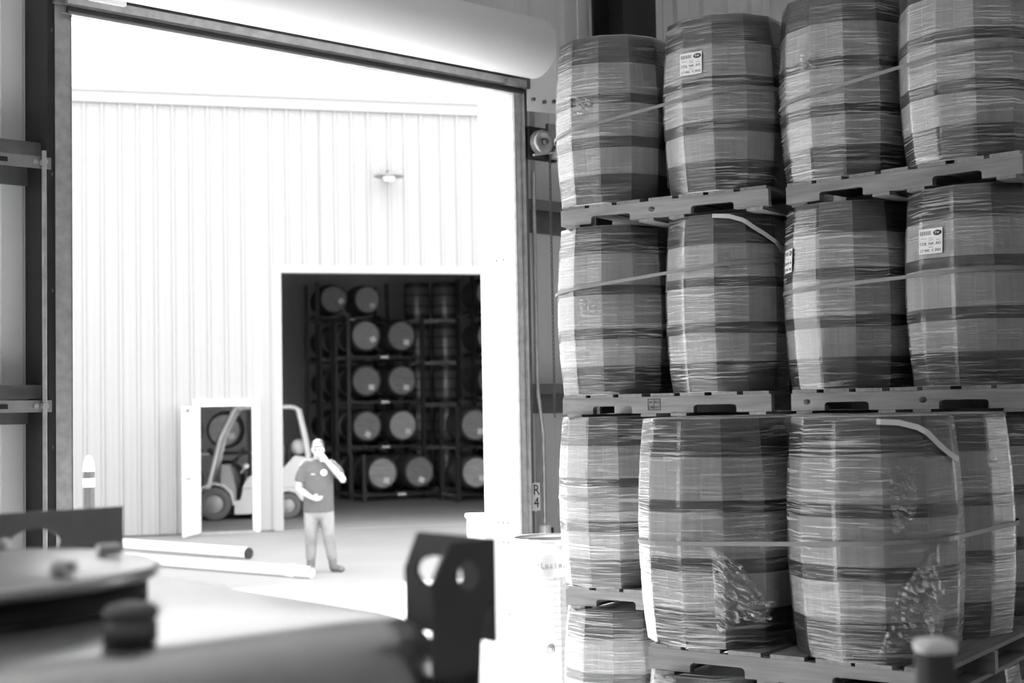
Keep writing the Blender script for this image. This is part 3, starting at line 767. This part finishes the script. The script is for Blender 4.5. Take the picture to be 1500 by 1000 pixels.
MB().bbox(.85, 1.32, -.27, .27, .90, 1.04, .04).build('seat', M['seat_black'], fk)
MB().bbox(1.28, 1.42, -.26, .26, 1.0, 1.52, .05).build('backrest', M['seat_black'], fk)
for y in (-.48, .48):
    MB().tube([(-.16, y, .52), (-.02, y, 1.10), (.12, y, 1.65), (.40, y, 2.20), (.46, y, 2.24)], .052, 10).build('guard_pillar', M['truck_white'], fk)
    MB().tube([(.46, y, 2.24), (1.55, y, 2.24), (1.66, y, 2.18), (1.80, y, 1.55), (1.86, y, 1.15)], .045, 10).build('rear_pillar', M['truck_white'], fk)
for k in range(6): MB().box(.45 + .21 * k, .49 + .21 * k, -.46, .46, 2.22, 2.27).build('guard_bar', M['truck_white'], fk)
MB().lathe([(0, -.36), (.07, -.35), (.15, -.29), (.155, -.25), (.155, .25), (.15, .29), (.07, .35), (0, .36)], 24, (1.66, 0, 1.43), 'y').build('propane_tank', M['truck_white'], fk)
MB().lathe([(.157, .18), (.162, .18), (.162, .22), (.157, .22)], 24, (1.66, 0, 1.43), 'y').lathe([(.157, -.22), (.162, -.22), (.162, -.18), (.157, -.18)], 24, (1.66, 0, 1.43), 'y').box(1.50, 1.82, -.2, .2, 1.235, 1.28).build('tank_cradle', M['black'], fk)
for y in (-.34, .34): MB().box(-.50, -.36, y - .06, y + .06, .12, 2.15).build('mast_rail', M['rack'], fk)
for z in (.3, 1.1, 2.05): MB().box(-.48, -.38, -.3, .3, z, z + .08).build('mast_crossbar', M['rack'], fk)
for y in (-.25, .25): MB().prism([(-1.55, .06), (-.55, .06), (-.55, .60), (-.60, .60), (-.60, .11), (-1.55, .08)], 'y', y - .06, y + .06).build('fork', M['rack'], fk)
MB().tube([(.24, 0, .95), (.42, 0, 1.22)], .03, 8).build('steering_column', M['seat_black'], fk)
st = MB().tube([(.17 * math.cos(2*PI*k/20), .17 * math.sin(2*PI*k/20), 0) for k in range(21)], .016, 8).cyl((-.17, 0, 0), (.17, 0, 0), .012, n=8).build('steering_wheel', M['seat_black'], fk, (.43, 0, 1.24)); st.rotation_euler = (0, math.radians(-35), 0)
MB().prism([(.10, .40), (.42, .40), (.42, .60), (.30, 1.10), (.14, 1.10)], 'y', -.42, .42).build('dashboard', M['truck_grey'], fk)
for y in (-.36, .36): MB().lathe([(0, -.05), (.05, -.05), (.07, 0), (.05, .03), (0, .03)], 16, (.16, y, 1.78), 'x').build('headlamp', M['plastic_white'], fk)
MB().bbox(.56, .66, -.3, -.12, 1.02, 1.10, .02).tube([(.5, -.2, .92), (.58, -.2, 1.04)], .014, 8).build('lever_pod', M['plastic_white'], fk)
# a rack of dark goods behind the forklift, seen through the small door
tower(Vector((-7.75, 31.2)), math.radians(8), 3, 'rack tower behind the forklift', sides=('the mast side', 'the seat side'))

# ================================================================== PERSON
def ring_blob(mb, P, R, n=14, flat0=False, flat1=False):
    """rounded limb through points P with (width, depth) radii R, capped with round ends"""
    P = [Vector(p) for p in P]; R = [(q, q) if isinstance(q, (int, float)) else q for q in R]
    d0 = (P[1] - P[0]).normalized(); d1 = (P[-1] - P[-2]).normalized()
    PP, RR_ = [], []
    for k in ((80, 55, 28) if not flat0 else ()): PP.append(P[0] - d0 * min(R[0]) * math.sin(math.radians(k))); RR_.append(tuple(q * math.cos(math.radians(k)) for q in R[0]))
    PP += P; RR_ += R
    for k in ((28, 55, 80) if not flat1 else ()): PP.append(P[-1] + d1 * min(R[-1]) * math.sin(math.radians(k))); RR_.append(tuple(q * math.cos(math.radians(k)) for q in R[-1]))
    vs_ = []; a_ = None
    for i, p in enumerate(PP):
        d = (PP[min(i+1, len(PP)-1)] - PP[max(i-1, 0)]).normalized()
        ref = Vector((1, 0, 0)) if abs(d.x) < .8 else Vector((0, 0, 1))
        a_ = (ref - d * ref.dot(d)).normalized(); b_ = d.cross(a_)
        vs_ += [p + a_ * RR_[i][0] * math.cos(2*PI*k/n) + b_ * RR_[i][1] * math.sin(2*PI*k/n) for k in range(n)]
    m_ = len(PP)
    fs = [(i*n+k, i*n+(k+1) % n, (i+1)*n+(k+1) % n, (i+1)*n+k) for i in range(m_-1) for k in range(n)] + [tuple(range(n-1, -1, -1)), tuple((m_-1)*n+k for k in range(n))]
    mb.add(vs_, fs, True)
def remesh(o_, vox, sm=4):
    md = o_.modifiers.new('surface', 'REMESH'); md.mode = 'VOXEL'; md.voxel_size = vox; md.use_smooth_shade = True
    m2 = o_.modifiers.new('soften', 'SMOOTH'); m2.factor = .5; m2.iterations = sm
man = thing('person', 'person in dark t-shirt and faded jeans, hand raised to face, on the yard', 'person', (-2.62, 19.05, -0.012), math.radians(4))
SH_L, SH_R = (-.185, 0, 1.42), (.185, .01, 1.42)
EL_L, EL_R = (-.255, -.02, 1.12), (.335, -.14, 1.225)
WR_L, WR_R = (-.075, -.24, 1.005), (.125, -.165, 1.475)
bd = MB()
ring_blob(bd, [(0, 0, .90), (0, .0, 1.05), (0, 0, 1.20), (0, 0, 1.34), (0, .005, 1.42)], [(.165, .115), (.155, .11), (.165, .115), (.18, .115), (.13, .085)], 20)
ring_blob(bd, [(0, .01, 1.44), (0, -.005, 1.54)], [.062, .056])
ring_blob(bd, [(0, -.015, 1.575), (0, -.01, 1.625), (0, 0, 1.675)], [(.062, .078), (.075, .095), (.073, .092)], 20)      # head
ring_blob(bd, [(0, -.055, 1.545), (0, -.045, 1.57)], [(.038, .035), (.05, .045)])                                       # jaw
ring_blob(bd, [(0, -.112, 1.60), (0, -.10, 1.635)], [.015, .010], 10)                                                   # nose
ring_blob(bd, [(-.03, -.098, 1.565), (.03, -.098, 1.565)], [.010, .010], 8)                                             # lips
for s_ in (-1, 1): ring_blob(bd, [(s_*.078, .0, 1.60), (s_*.080, .005, 1.635)], [(.010, .02), (.010, .022)], 8)         # ears
ring_blob(bd, [SH_L, (-.225, -.01, 1.27), EL_L, (-.165, -.14, 1.055), WR_L], [.062, .055, .045, .042, .029])
ring_blob(bd, [SH_R, (.265, -.06, 1.32), EL_R, (.235, -.16, 1.35), WR_R], [.062, .055, .046, .043, .029])
def hand(wr, pd, side, up, curl):
    """palm and five fingers: wr wrist, pd palm direction, side thumb side, up = back of the hand"""
    wr, pd, side, up = Vector(wr), Vector(pd).normalized(), Vector(side).normalized(), Vector(up).normalized()
    ring_blob(bd, [wr, wr + pd * .035, wr + pd * .075], [.026, (.036, .018), (.038, .017)], 12)
    for k, L in enumerate((.072, .080, .074, .058)):
        p = wr + pd * .085 + side * (.030 - .020 * k); pts = [p]; d = pd.copy()
        for j, q in enumerate((.42, .32, .26)):
            d = (d * math.cos(curl) - up * math.sin(curl)).normalized(); pts.append(pts[-1] + d * L * q)
        ring_blob(bd, pts, [.0095, .009, .0085, .0075], 8)
    p = wr + pd * .028 + side * .028
    ring_blob(bd, [p, p + (side * .8 + pd * .6 - up * .2).normalized() * .035, p + (side * .45 + pd * .9 - up * .4).normalized() * .066], [.013, .011, .009], 8)
hand(WR_L, (.75, -.35, -.12), (.1, -.5, .85), (-.2, -.85, -.3), .45)
hand(WR_R, (-.62, .03, .78), (-.6, -.2, -.5), (.25, -.95, .1), .35)
for (hp, kn, an, toe) in (((-.09, 0, .90), (-.10, -.03, .50), (-.11, .025, .09), (-.125, -.15, .045)), ((.09, 0, .90), (.125, -.03, .50), (.185, .02, .09), (.30, -.09, .045))):
    ring_blob(bd, [hp, ((hp[0]+kn[0])/2, -.01, .71), kn, ((kn[0]+an[0])/2, .015, .33), an], [.088, .075, .056, .054, .038])
    ring_blob(bd, [(an[0], .03, .05), toe], [(.035, .04), (.04, .03)])
body = bd.build('body', M['skin'], man); remesh(body, .0075, 3)
shb = MB()
ring_blob(shb, [(0, 0, .80), (0, 0, 1.02), (0, 0, 1.20), (0, 0, 1.34), (0, .005, 1.425)], [(.205, .15), (.20, .152), (.20, .148), (.205, .145), (.15, .10)], 24, flat0=True)
ring_blob(shb, [(-.16, 0, 1.415), (-.215, -.01, 1.30), (-.24, -.015, 1.20)], [.080, .080, .078], flat1=True)
ring_blob(shb, [(.16, 0, 1.415), (.245, -.045, 1.34), (.285, -.085, 1.29)], [.080, .080, .078], flat1=True)
remesh(shb.build('t_shirt', M['shirt'], man), .010, 4)
lg = MB().lathe([(0, -.002), (.042, -.002), (.042, .002), (0, .002)], 20, (0, 0, 0), 'y').build('shirt_logo', M['paper'], man, (.085, -.148, 1.325)); lg.rotation_euler = (math.radians(-6), 0, math.radians(14))
MB().box(-.085, -.03, -.153, -.149, 1.30, 1.315).build('shirt_print', M['skin'], man)
jb = MB()
ring_blob(jb, [(0, 0, .80), (0, 0, .97)], [(.190, .135), (.178, .13)], 20)
for (hp, kn, an) in (((-.092, 0, .88), (-.103, -.03, .50), (-.112, .02, .20)), ((.092, 0, .88), (.128, -.03, .50), (.168, .02, .20))):
    ring_blob(jb, [hp, ((hp[0]+kn[0])/2, -.01, .70), kn, ((kn[0]+an[0])/2, .012, .35), an], [.108, .100, .082, .076, .068])
remesh(jb.build('jeans', M['denim'], man), .010, 4)
for (an, toe, kn) in (((-.112, .02, .09), (-.125, -.155, .045), (-.108, .01, .29)), ((.182, .02, .09), (.305, -.09, .045), (.158, .01, .29))):
    bb = MB(); ring_blob(bb, [kn, (an[0]*.6+kn[0]*.4, .02, .18), an, (an[0], .02, .055)], [.063, .058, .055, .052])
    ring_blob(bb, [(an[0], .035, .052), ((an[0]+toe[0])/2, (an[1]+toe[1])/2, .055), toe], [(.045, .045), (.05, .045), (.048, .038)])
    bo = bb.build('boot', M['boot'], man); remesh(bo, .008, 3)
cb_ = MB(); ring_blob(cb_, [(0, .02, 1.665), (0, .015, 1.69)], [(.083, .103), (.079, .098)], 20)
remesh(cb_.build('cap_crown', M['cap'], man), .008, 3)
MB().prism([(.0 + .085 * math.cos(math.radians(a_)), -.07 - .085 * math.sin(math.radians(a_))) for a_ in range(0, 181, 15)], 'z', 1.672, 1.682).build('cap_brim', M['cap'], man)
for s_ in (-1, 1): MB().lathe([(0, -.003), (.010, -.002), (.011, .002), (0, .003)], 12, (s_*.031, -.103, 1.626), 'y').build('eye', M['ink'], man)
hb = MB(); ring_blob(hb, [(0, .045, 1.60), (0, .04, 1.66)], [(.072, .062), (.078, .072)], 16)
remesh(hb.build('hair', M['cap'], man), .008, 3)

# ================================================================== THINGS IN THE YARD
for (a_, c_, r_, nm, lb) in (((-6.35, 22.9), (-3.92, 20.95), .085, 'white_pipe', 'white pipe with a dark open end lying on the yard'), ((-5.6, 20.6), (-2.63, 18.35), .075, 'white_pipe', 'long white pipe with a coupling lying nearer the doorway')):
    a3, c3 = Vector((a_[0], a_[1], r_ - .012)), Vector((c_[0], c_[1], r_ - .012)); d = (c3 - a3).normalized()
    t = thing(nm, lb, 'pipe', (a3.x, a3.y, -.012))
    off = Vector((a3.x, a3.y, -.012))
    MB().cyl(a3 - off, c3 - off, r_, n=20, caps=False).cyl(a3 - off, c3 - off, r_ - .008, n=20, caps=False).build('pipe_wall', M['plastic_white'], t)
    if r_ > .08: MB().cyl(c3 - off - d * .03, c3 - off + d * .02, r_ * 0.97, n=20).build('end_plug', M['black'], t)
    else: MB().cyl(c3 - off - d * .42, c3 - off - d * .30, r_ + .012, n=20).build('coupling', M['plastic_white'], t)
t = thing('bollard', 'slim dark bollard with pale domed cap and white band outside doorway', 'bollard', (-3.58, 12.0, -.012), math.radians(20))
MB().cyl((0, 0, 0), (0, 0, 1.66), .046, n=20).build('pipe', M['blue'], t)
MB().lathe([(.047, 1.66), (.047, 1.68), (.043, 1.72), (.034, 1.76), (.018, 1.785), (0, 1.79)], 20).build('cap', M['plastic_white'], t)
MB().lathe([(.0475, 1.53), (.0475, 1.60)], 20).build('reflector_band', M['paper'], t)
MB().box(-.006, .006, -.049, -.044, 1.685, 1.77).build('cap_seam', M['bracket'], t)
t = thing('utility_pedestal', 'white box-shaped pedestal standing outside by the right door jamb', 'pedestal', (-.33, 13.0, -.012), math.radians(8))
MB().bbox(-.10, .12, -.1, .1, 0, 1.13, .012).build('cabinet', M['plastic_white'], t)
MB().bbox(-.115, .135, -.115, .115, 1.13, 1.17, .01).build('lid', M['plastic_white'], t)
t = thing('sunlit_ground_standin', 'white shouldered stand-in for sunlit ground outside the doorway', 'stand-in', (-.215, 11.0, -.012))  # added white shape, stands in for sunlit ground seen past the tote bracket
MB().lathe([(0, 0), (.16, 0), (.175, .03), (.175, .24), (.168, .26), (.175, .28), (.175, .48), (.15, .56), (.07, .60), (.06, .60), (.06, .63), (0, .63)], 28).build('body', M['plastic_white'], t)
MB().lathe([(0, .63), (.065, .63), (.065, .67), (0, .67)], 20).build('cap', M['plastic_white'], t)

# ================================================================== LETINA TANK BY THE DOOR JAMB
tk = thing('wine_tank', 'open-top steel wine tank with dimpled jacket beside the door frame', 'tank', (.235, 8.62, 0))
MB().lathe([(0, .20), (.20, .20), (.247, .24), (.247, 1.30), (.244, 1.30), (.244, .26), (0, .24)], 48).build('shell', M['brushed'], tk)
MB().lathe([(.247, 1.295), (.255, 1.295), (.258, 1.31), (.255, 1.33), (.247, 1.33), (.244, 1.31)], 48).build('rim', M['brushed'], tk)
jm = mat('dimple_jacket', .86, .38, metal=.7)
nt = jm.node_tree; tc = nt.nodes.new('ShaderNodeTexCoord'); vo = nt.nodes.new('ShaderNodeTexVoronoi'); vo.inputs['Scale'].default_value = 26; vo.inputs['Randomness'].default_value = 0.0
bp = nt.nodes.new('ShaderNodeBump'); bp.inputs['Strength'].default_value = .5; bp.inputs['Distance'].default_value = .012
nt.links.new(tc.outputs['Object'], vo.inputs['Vector']); nt.links.new(vo.outputs['Distance'], bp.inputs['Height']); nt.links.new(bp.outputs[0], nt.nodes['Principled BSDF'].inputs['Normal'])
b = MB(); vs_ = []; nn, rr = 96, 30
for j in range(rr + 1):
    for i in range(nn):
        t_ = 2*PI*i/nn; z = .50 + .62 * j / rr
        q = .252 + (.004 if (i // 2 + j) % 2 else 0.0) * (0 < j < rr); vs_.append((q*math.cos(t_), q*math.sin(t_), z))
b.add(vs_, [(j*nn+i, j*nn+(i+1) % nn, (j+1)*nn+(i+1) % nn, (j+1)*nn+i) for j in range(rr) for i in range(nn)], True)
b.build('jacket', jm, tk)
for k in range(3):
    a_ = math.radians(90 + 120 * k); MB().box(-.025, .025, -.015, .015, 0, .26, Matrix.Translation((.21*math.cos(a_), .21*math.sin(a_), 0))).build('leg', M['galv'], tk)
fa = math.atan2(-8.62, -.235)
def on_tank(a_deg, z, r_):
    a_ = fa + math.radians(a_deg); return Vector((r_*math.cos(a_), r_*math.sin(a_), z)), a_
for ch, k in zip('\u2022Letina', range(7)):
    p, a_ = on_tank(-24 + k * 6.2, 1.185, .250); t = link('lettering', text_mesh(ch, .048, M['ink_grey']), tk, p); t.rotation_euler = (PI/2, 0, a_ + PI/2)
for (aa, z, r_) in ((-8, .70, .026), (20, .60, .040)):
    p, a_ = on_tank(aa, z, .255); q, _ = on_tank(aa, z, .285)
    MB().cyl(p, q, r_, n=18).cyl(q, q + (q - p) * .3, r_ * .7, n=18).build('port', M['galv'], tk)
p, a_ = on_tank(20, .50, .25); MB().box(-.05, .05, -.006, .006, -.008, .008, Matrix.Translation(p) @ Matrix.Rotation(a_ + PI/2, 4, 'Z')).build('weld_plate', M['bracket'], tk)

# ================================================================== STEEL TOTE IN THE FOREGROUND
E1 = Vector((-.66, .75)).normalized()
to = thing('steel_tote', 'square stainless steel tote with big round lid and holed corner brackets', 'tote', (-.03, 2.2, 0), ang(E1))
LX, LY, TZ = 1.27, 1.20, 1.803
def rounded_rect(x0, x1, y0, y1, r_, n=6):
    pts = []
    for (cx, cy_, a0) in ((x1 - r_, y1 - r_, 0), (x0 + r_, y1 - r_, 90), (x0 + r_, y0 + r_, 180), (x1 - r_, y0 + r_, 270)):
        for k in range(n + 1): a_ = math.radians(a0 + 90*k/n); pts.append((cx + r_*math.cos(a_), cy_ + r_*math.sin(a_)))
    return pts
b = MB(); rows = []
def trow(ins, z): rows.append([(x, y, z) for (x, y) in rounded_rect(.02 + ins, LX - .02 - ins, .02 + ins, LY - .02 - ins, .13 - min(ins, .06) * .6)])
for (ins, z) in ((.004, TZ - .15), (.0, TZ - .115)): trow(ins, z)
for k in range(1, 7): a_ = math.radians(15 * k); trow(.10 * (1 - math.cos(a_)), TZ - .115 + .10 * math.sin(a_))
for (ins, z) in ((.17, TZ - .010), (.25, TZ - .003), (.40, TZ + .002)): trow(ins, z)
n = len(rows[0]); vs_ = [p for rw in rows for p in rw]
b.add(vs_, [(j*n+i, j*n+(i+1) % n, (j+1)*n+(i+1) % n, (j+1)*n+i) for j in range(len(rows)-1) for i in range(n)] + [tuple((len(rows)-1)*n+i for i in range(n))], True)
b.build('top_shell', M['stainless'], to)
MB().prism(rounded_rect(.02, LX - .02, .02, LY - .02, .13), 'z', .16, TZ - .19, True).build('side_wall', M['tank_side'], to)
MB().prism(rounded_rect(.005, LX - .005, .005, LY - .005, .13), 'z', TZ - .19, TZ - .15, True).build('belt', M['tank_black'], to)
# lid with clamp ring
cx, cy_ = LX / 2 + .0, LY / 2 + .01
MB().lathe([(.312, .0), (.312, .046), (.30, .046), (.30, 0)], 56, (cx, cy_, TZ - .004)).build('neck_ring', M['tank_black'], to)
MB().lathe([(0, .058), (.12, .056), (.22, .048), (.30, .040), (.322, .042), (.332, .036), (.334, .026), (.325, .020), (0, .022)], 64, (cx, cy_, TZ + .018)).build('lid', M['stainless_lid'], to)
for a_ in (20, 80, 140, 200, 260, 320):
    q = math.radians(a_); MB().bbox(-.02, .02, -.012, .012, 0, .018, .004, Matrix.Translation((cx + .26*math.cos(q), cy_ + .26*math.sin(q), TZ + .064)) @ Matrix.Rotation(q, 4, 'Z')).build('lid_clamp', M['stainless'], to)
# vent plug
inv = Matrix.Rotation(-ang(E1), 3, 'Z'); vp = inv @ Vector((-.50, 1.965 - 2.2, 0))
MB().lathe([(0, 0), (.036, 0), (.036, .024), (.033, .026), (.033, .030), (.037, .032), (.038, .040), (.030, .048), (.012, .052), (0, .052)], 28, (vp.x, vp.y, TZ - .01)).build('vent_plug', M['mid_steel'], to)
# corner brackets: two plates at right angles, each with a rounded hole
def plate_with_hole(outer, hc, rx, ry, m_name, parent, along, thick=.008, loc=(0, 0, 0), n=40, mt='plate_dark'):
    def hit(a_):
        d = (math.cos(a_), math.sin(a_)); best = 9
        for i in range(len(outer)):
            p, q = outer[i], outer[(i+1) % len(outer)]
            ex, ey = q[0]-p[0], q[1]-p[1]; den = d[0]*ey - d[1]*ex
            if abs(den) < 1e-9: continue
            t_ = ((p[0]-hc[0])*ey - (p[1]-hc[1])*ex) / den; s_ = ((p[0]-hc[0])*d[1] - (p[1]-hc[1])*d[0]) / den
            if t_ > 0 and -1e-6 <= s_ <= 1 + 1e-6: best = min(best, t_)
        return (hc[0] + d[0]*best, hc[1] + d[1]*best)
    angs = sorted(set([round(2*PI*k/n, 5) for k in range(n)] + [round(math.atan2(p[1]-hc[1], p[0]-hc[0]) % (2*PI), 5) for p in outer]))
    O = [hit(a_) for a_ in angs]; I = [(hc[0] + rx*math.cos(a_), hc[1] + ry*math.sin(a_)) for a_ in angs]; k = len(angs)
    def P(p, t_): return (p[0], t_, p[1]) if along == 'x' else (t_, p[0], p[1])
    vs_ = [P(p, 0) for p in O] + [P(p, 0) for p in I] + [P(p, thick) for p in O] + [P(p, thick) for p in I]; fs = []
    for i in range(k):
        j = (i+1) % k
        fs += [(i, j, k+j, k+i), (2*k+j, 2*k+i, 3*k+i, 3*k+j), (i, 2*k+i, 2*k+j, j), (k+j, 3*k+j, 3*k+i, k+i)]
    return MB().add(vs_, fs).build(m_name, M[mt], parent, loc)
ZT = 1.902
def bracket(sx, sy, lx, ly):
    """at a corner; sx, sy point into the tote; lx, ly plate lengths"""
    c = (0 if sx > 0 else LX, 0 if sy > 0 else LY)
    def po(L, s_, c0, zb, cut=0.0): return [(c0 + s_*cut, zb), (c0 + s_*L, zb), (c0 + s_*L, ZT - .06), (c0 + s_*(L - .035), ZT), (c0, ZT)] + ([(c0, TZ + .01), (c0 + s_*cut*.8, TZ - .012)] if cut else [])
    if lx > .06: plate_with_hole(po(lx, sx, c[0], TZ - .06), (c[0] + sx*lx*.60, ZT - .062), .060, .026, 'bracket_plate', to, 'x', loc=(0, c[1] - (.0 if sy > 0 else .008), 0))
    plate_with_hole(po(ly, sy, c[1], TZ - .12, .035 if ly < .2 else 0), (c[1] + sy*ly*(.45 if ly < .2 else .5), ZT - (.052 if ly < .2 else .066)), (.019 if ly < .2 else .055), (.022 if ly < .2 else .030), 'bracket_plate', to, 'y', loc=(c[0] - (.0 if sx > 0 else .008), 0, 0), mt='plate_dark' if ly < .3 else 'bracket')  # long back-left plate gets the lighter metal: light on it put into the colour
    MB().box(min(c[0] + sx*.0, c[0] + sx*.06), max(c[0], c[0] + sx*.06), min(c[1] + sy*.036, c[1] + sy*ly), max(c[1] + sy*.036, c[1] + sy*ly), 0.0, TZ - .10).build('corner_post', M['tank_side'], to)
bracket(1, 1, .225, .125); bracket(-1, 1, .04, .40); bracket(1, -1, .225, .125); bracket(-1, -1, .225, .225)
for k in range(9): MB().box(-.006, .004, .16, .40, TZ - .23 - .022*k - .012, TZ - .23 - .022*k).build('louver_slat', M['bracket'], to)

# ---- post in the foreground on the right
t = thing('steel_post', 'square steel post with rounded pale cap in front of the low stack', 'post', (.662, 2.28, 0), math.radians(14))
MB().bbox(-.024, .024, -.024, .024, 0, 1.703, .006).build('tube', M['tank_side'], t)
MB().bbox(-.027, .027, -.027, .027, 1.700, 1.723, .009).build('cap', M['plastic_white'], t)
MB().box(-.10, .10, -.10, .10, 0, .012).build('base_plate', M['mid_steel'], t)
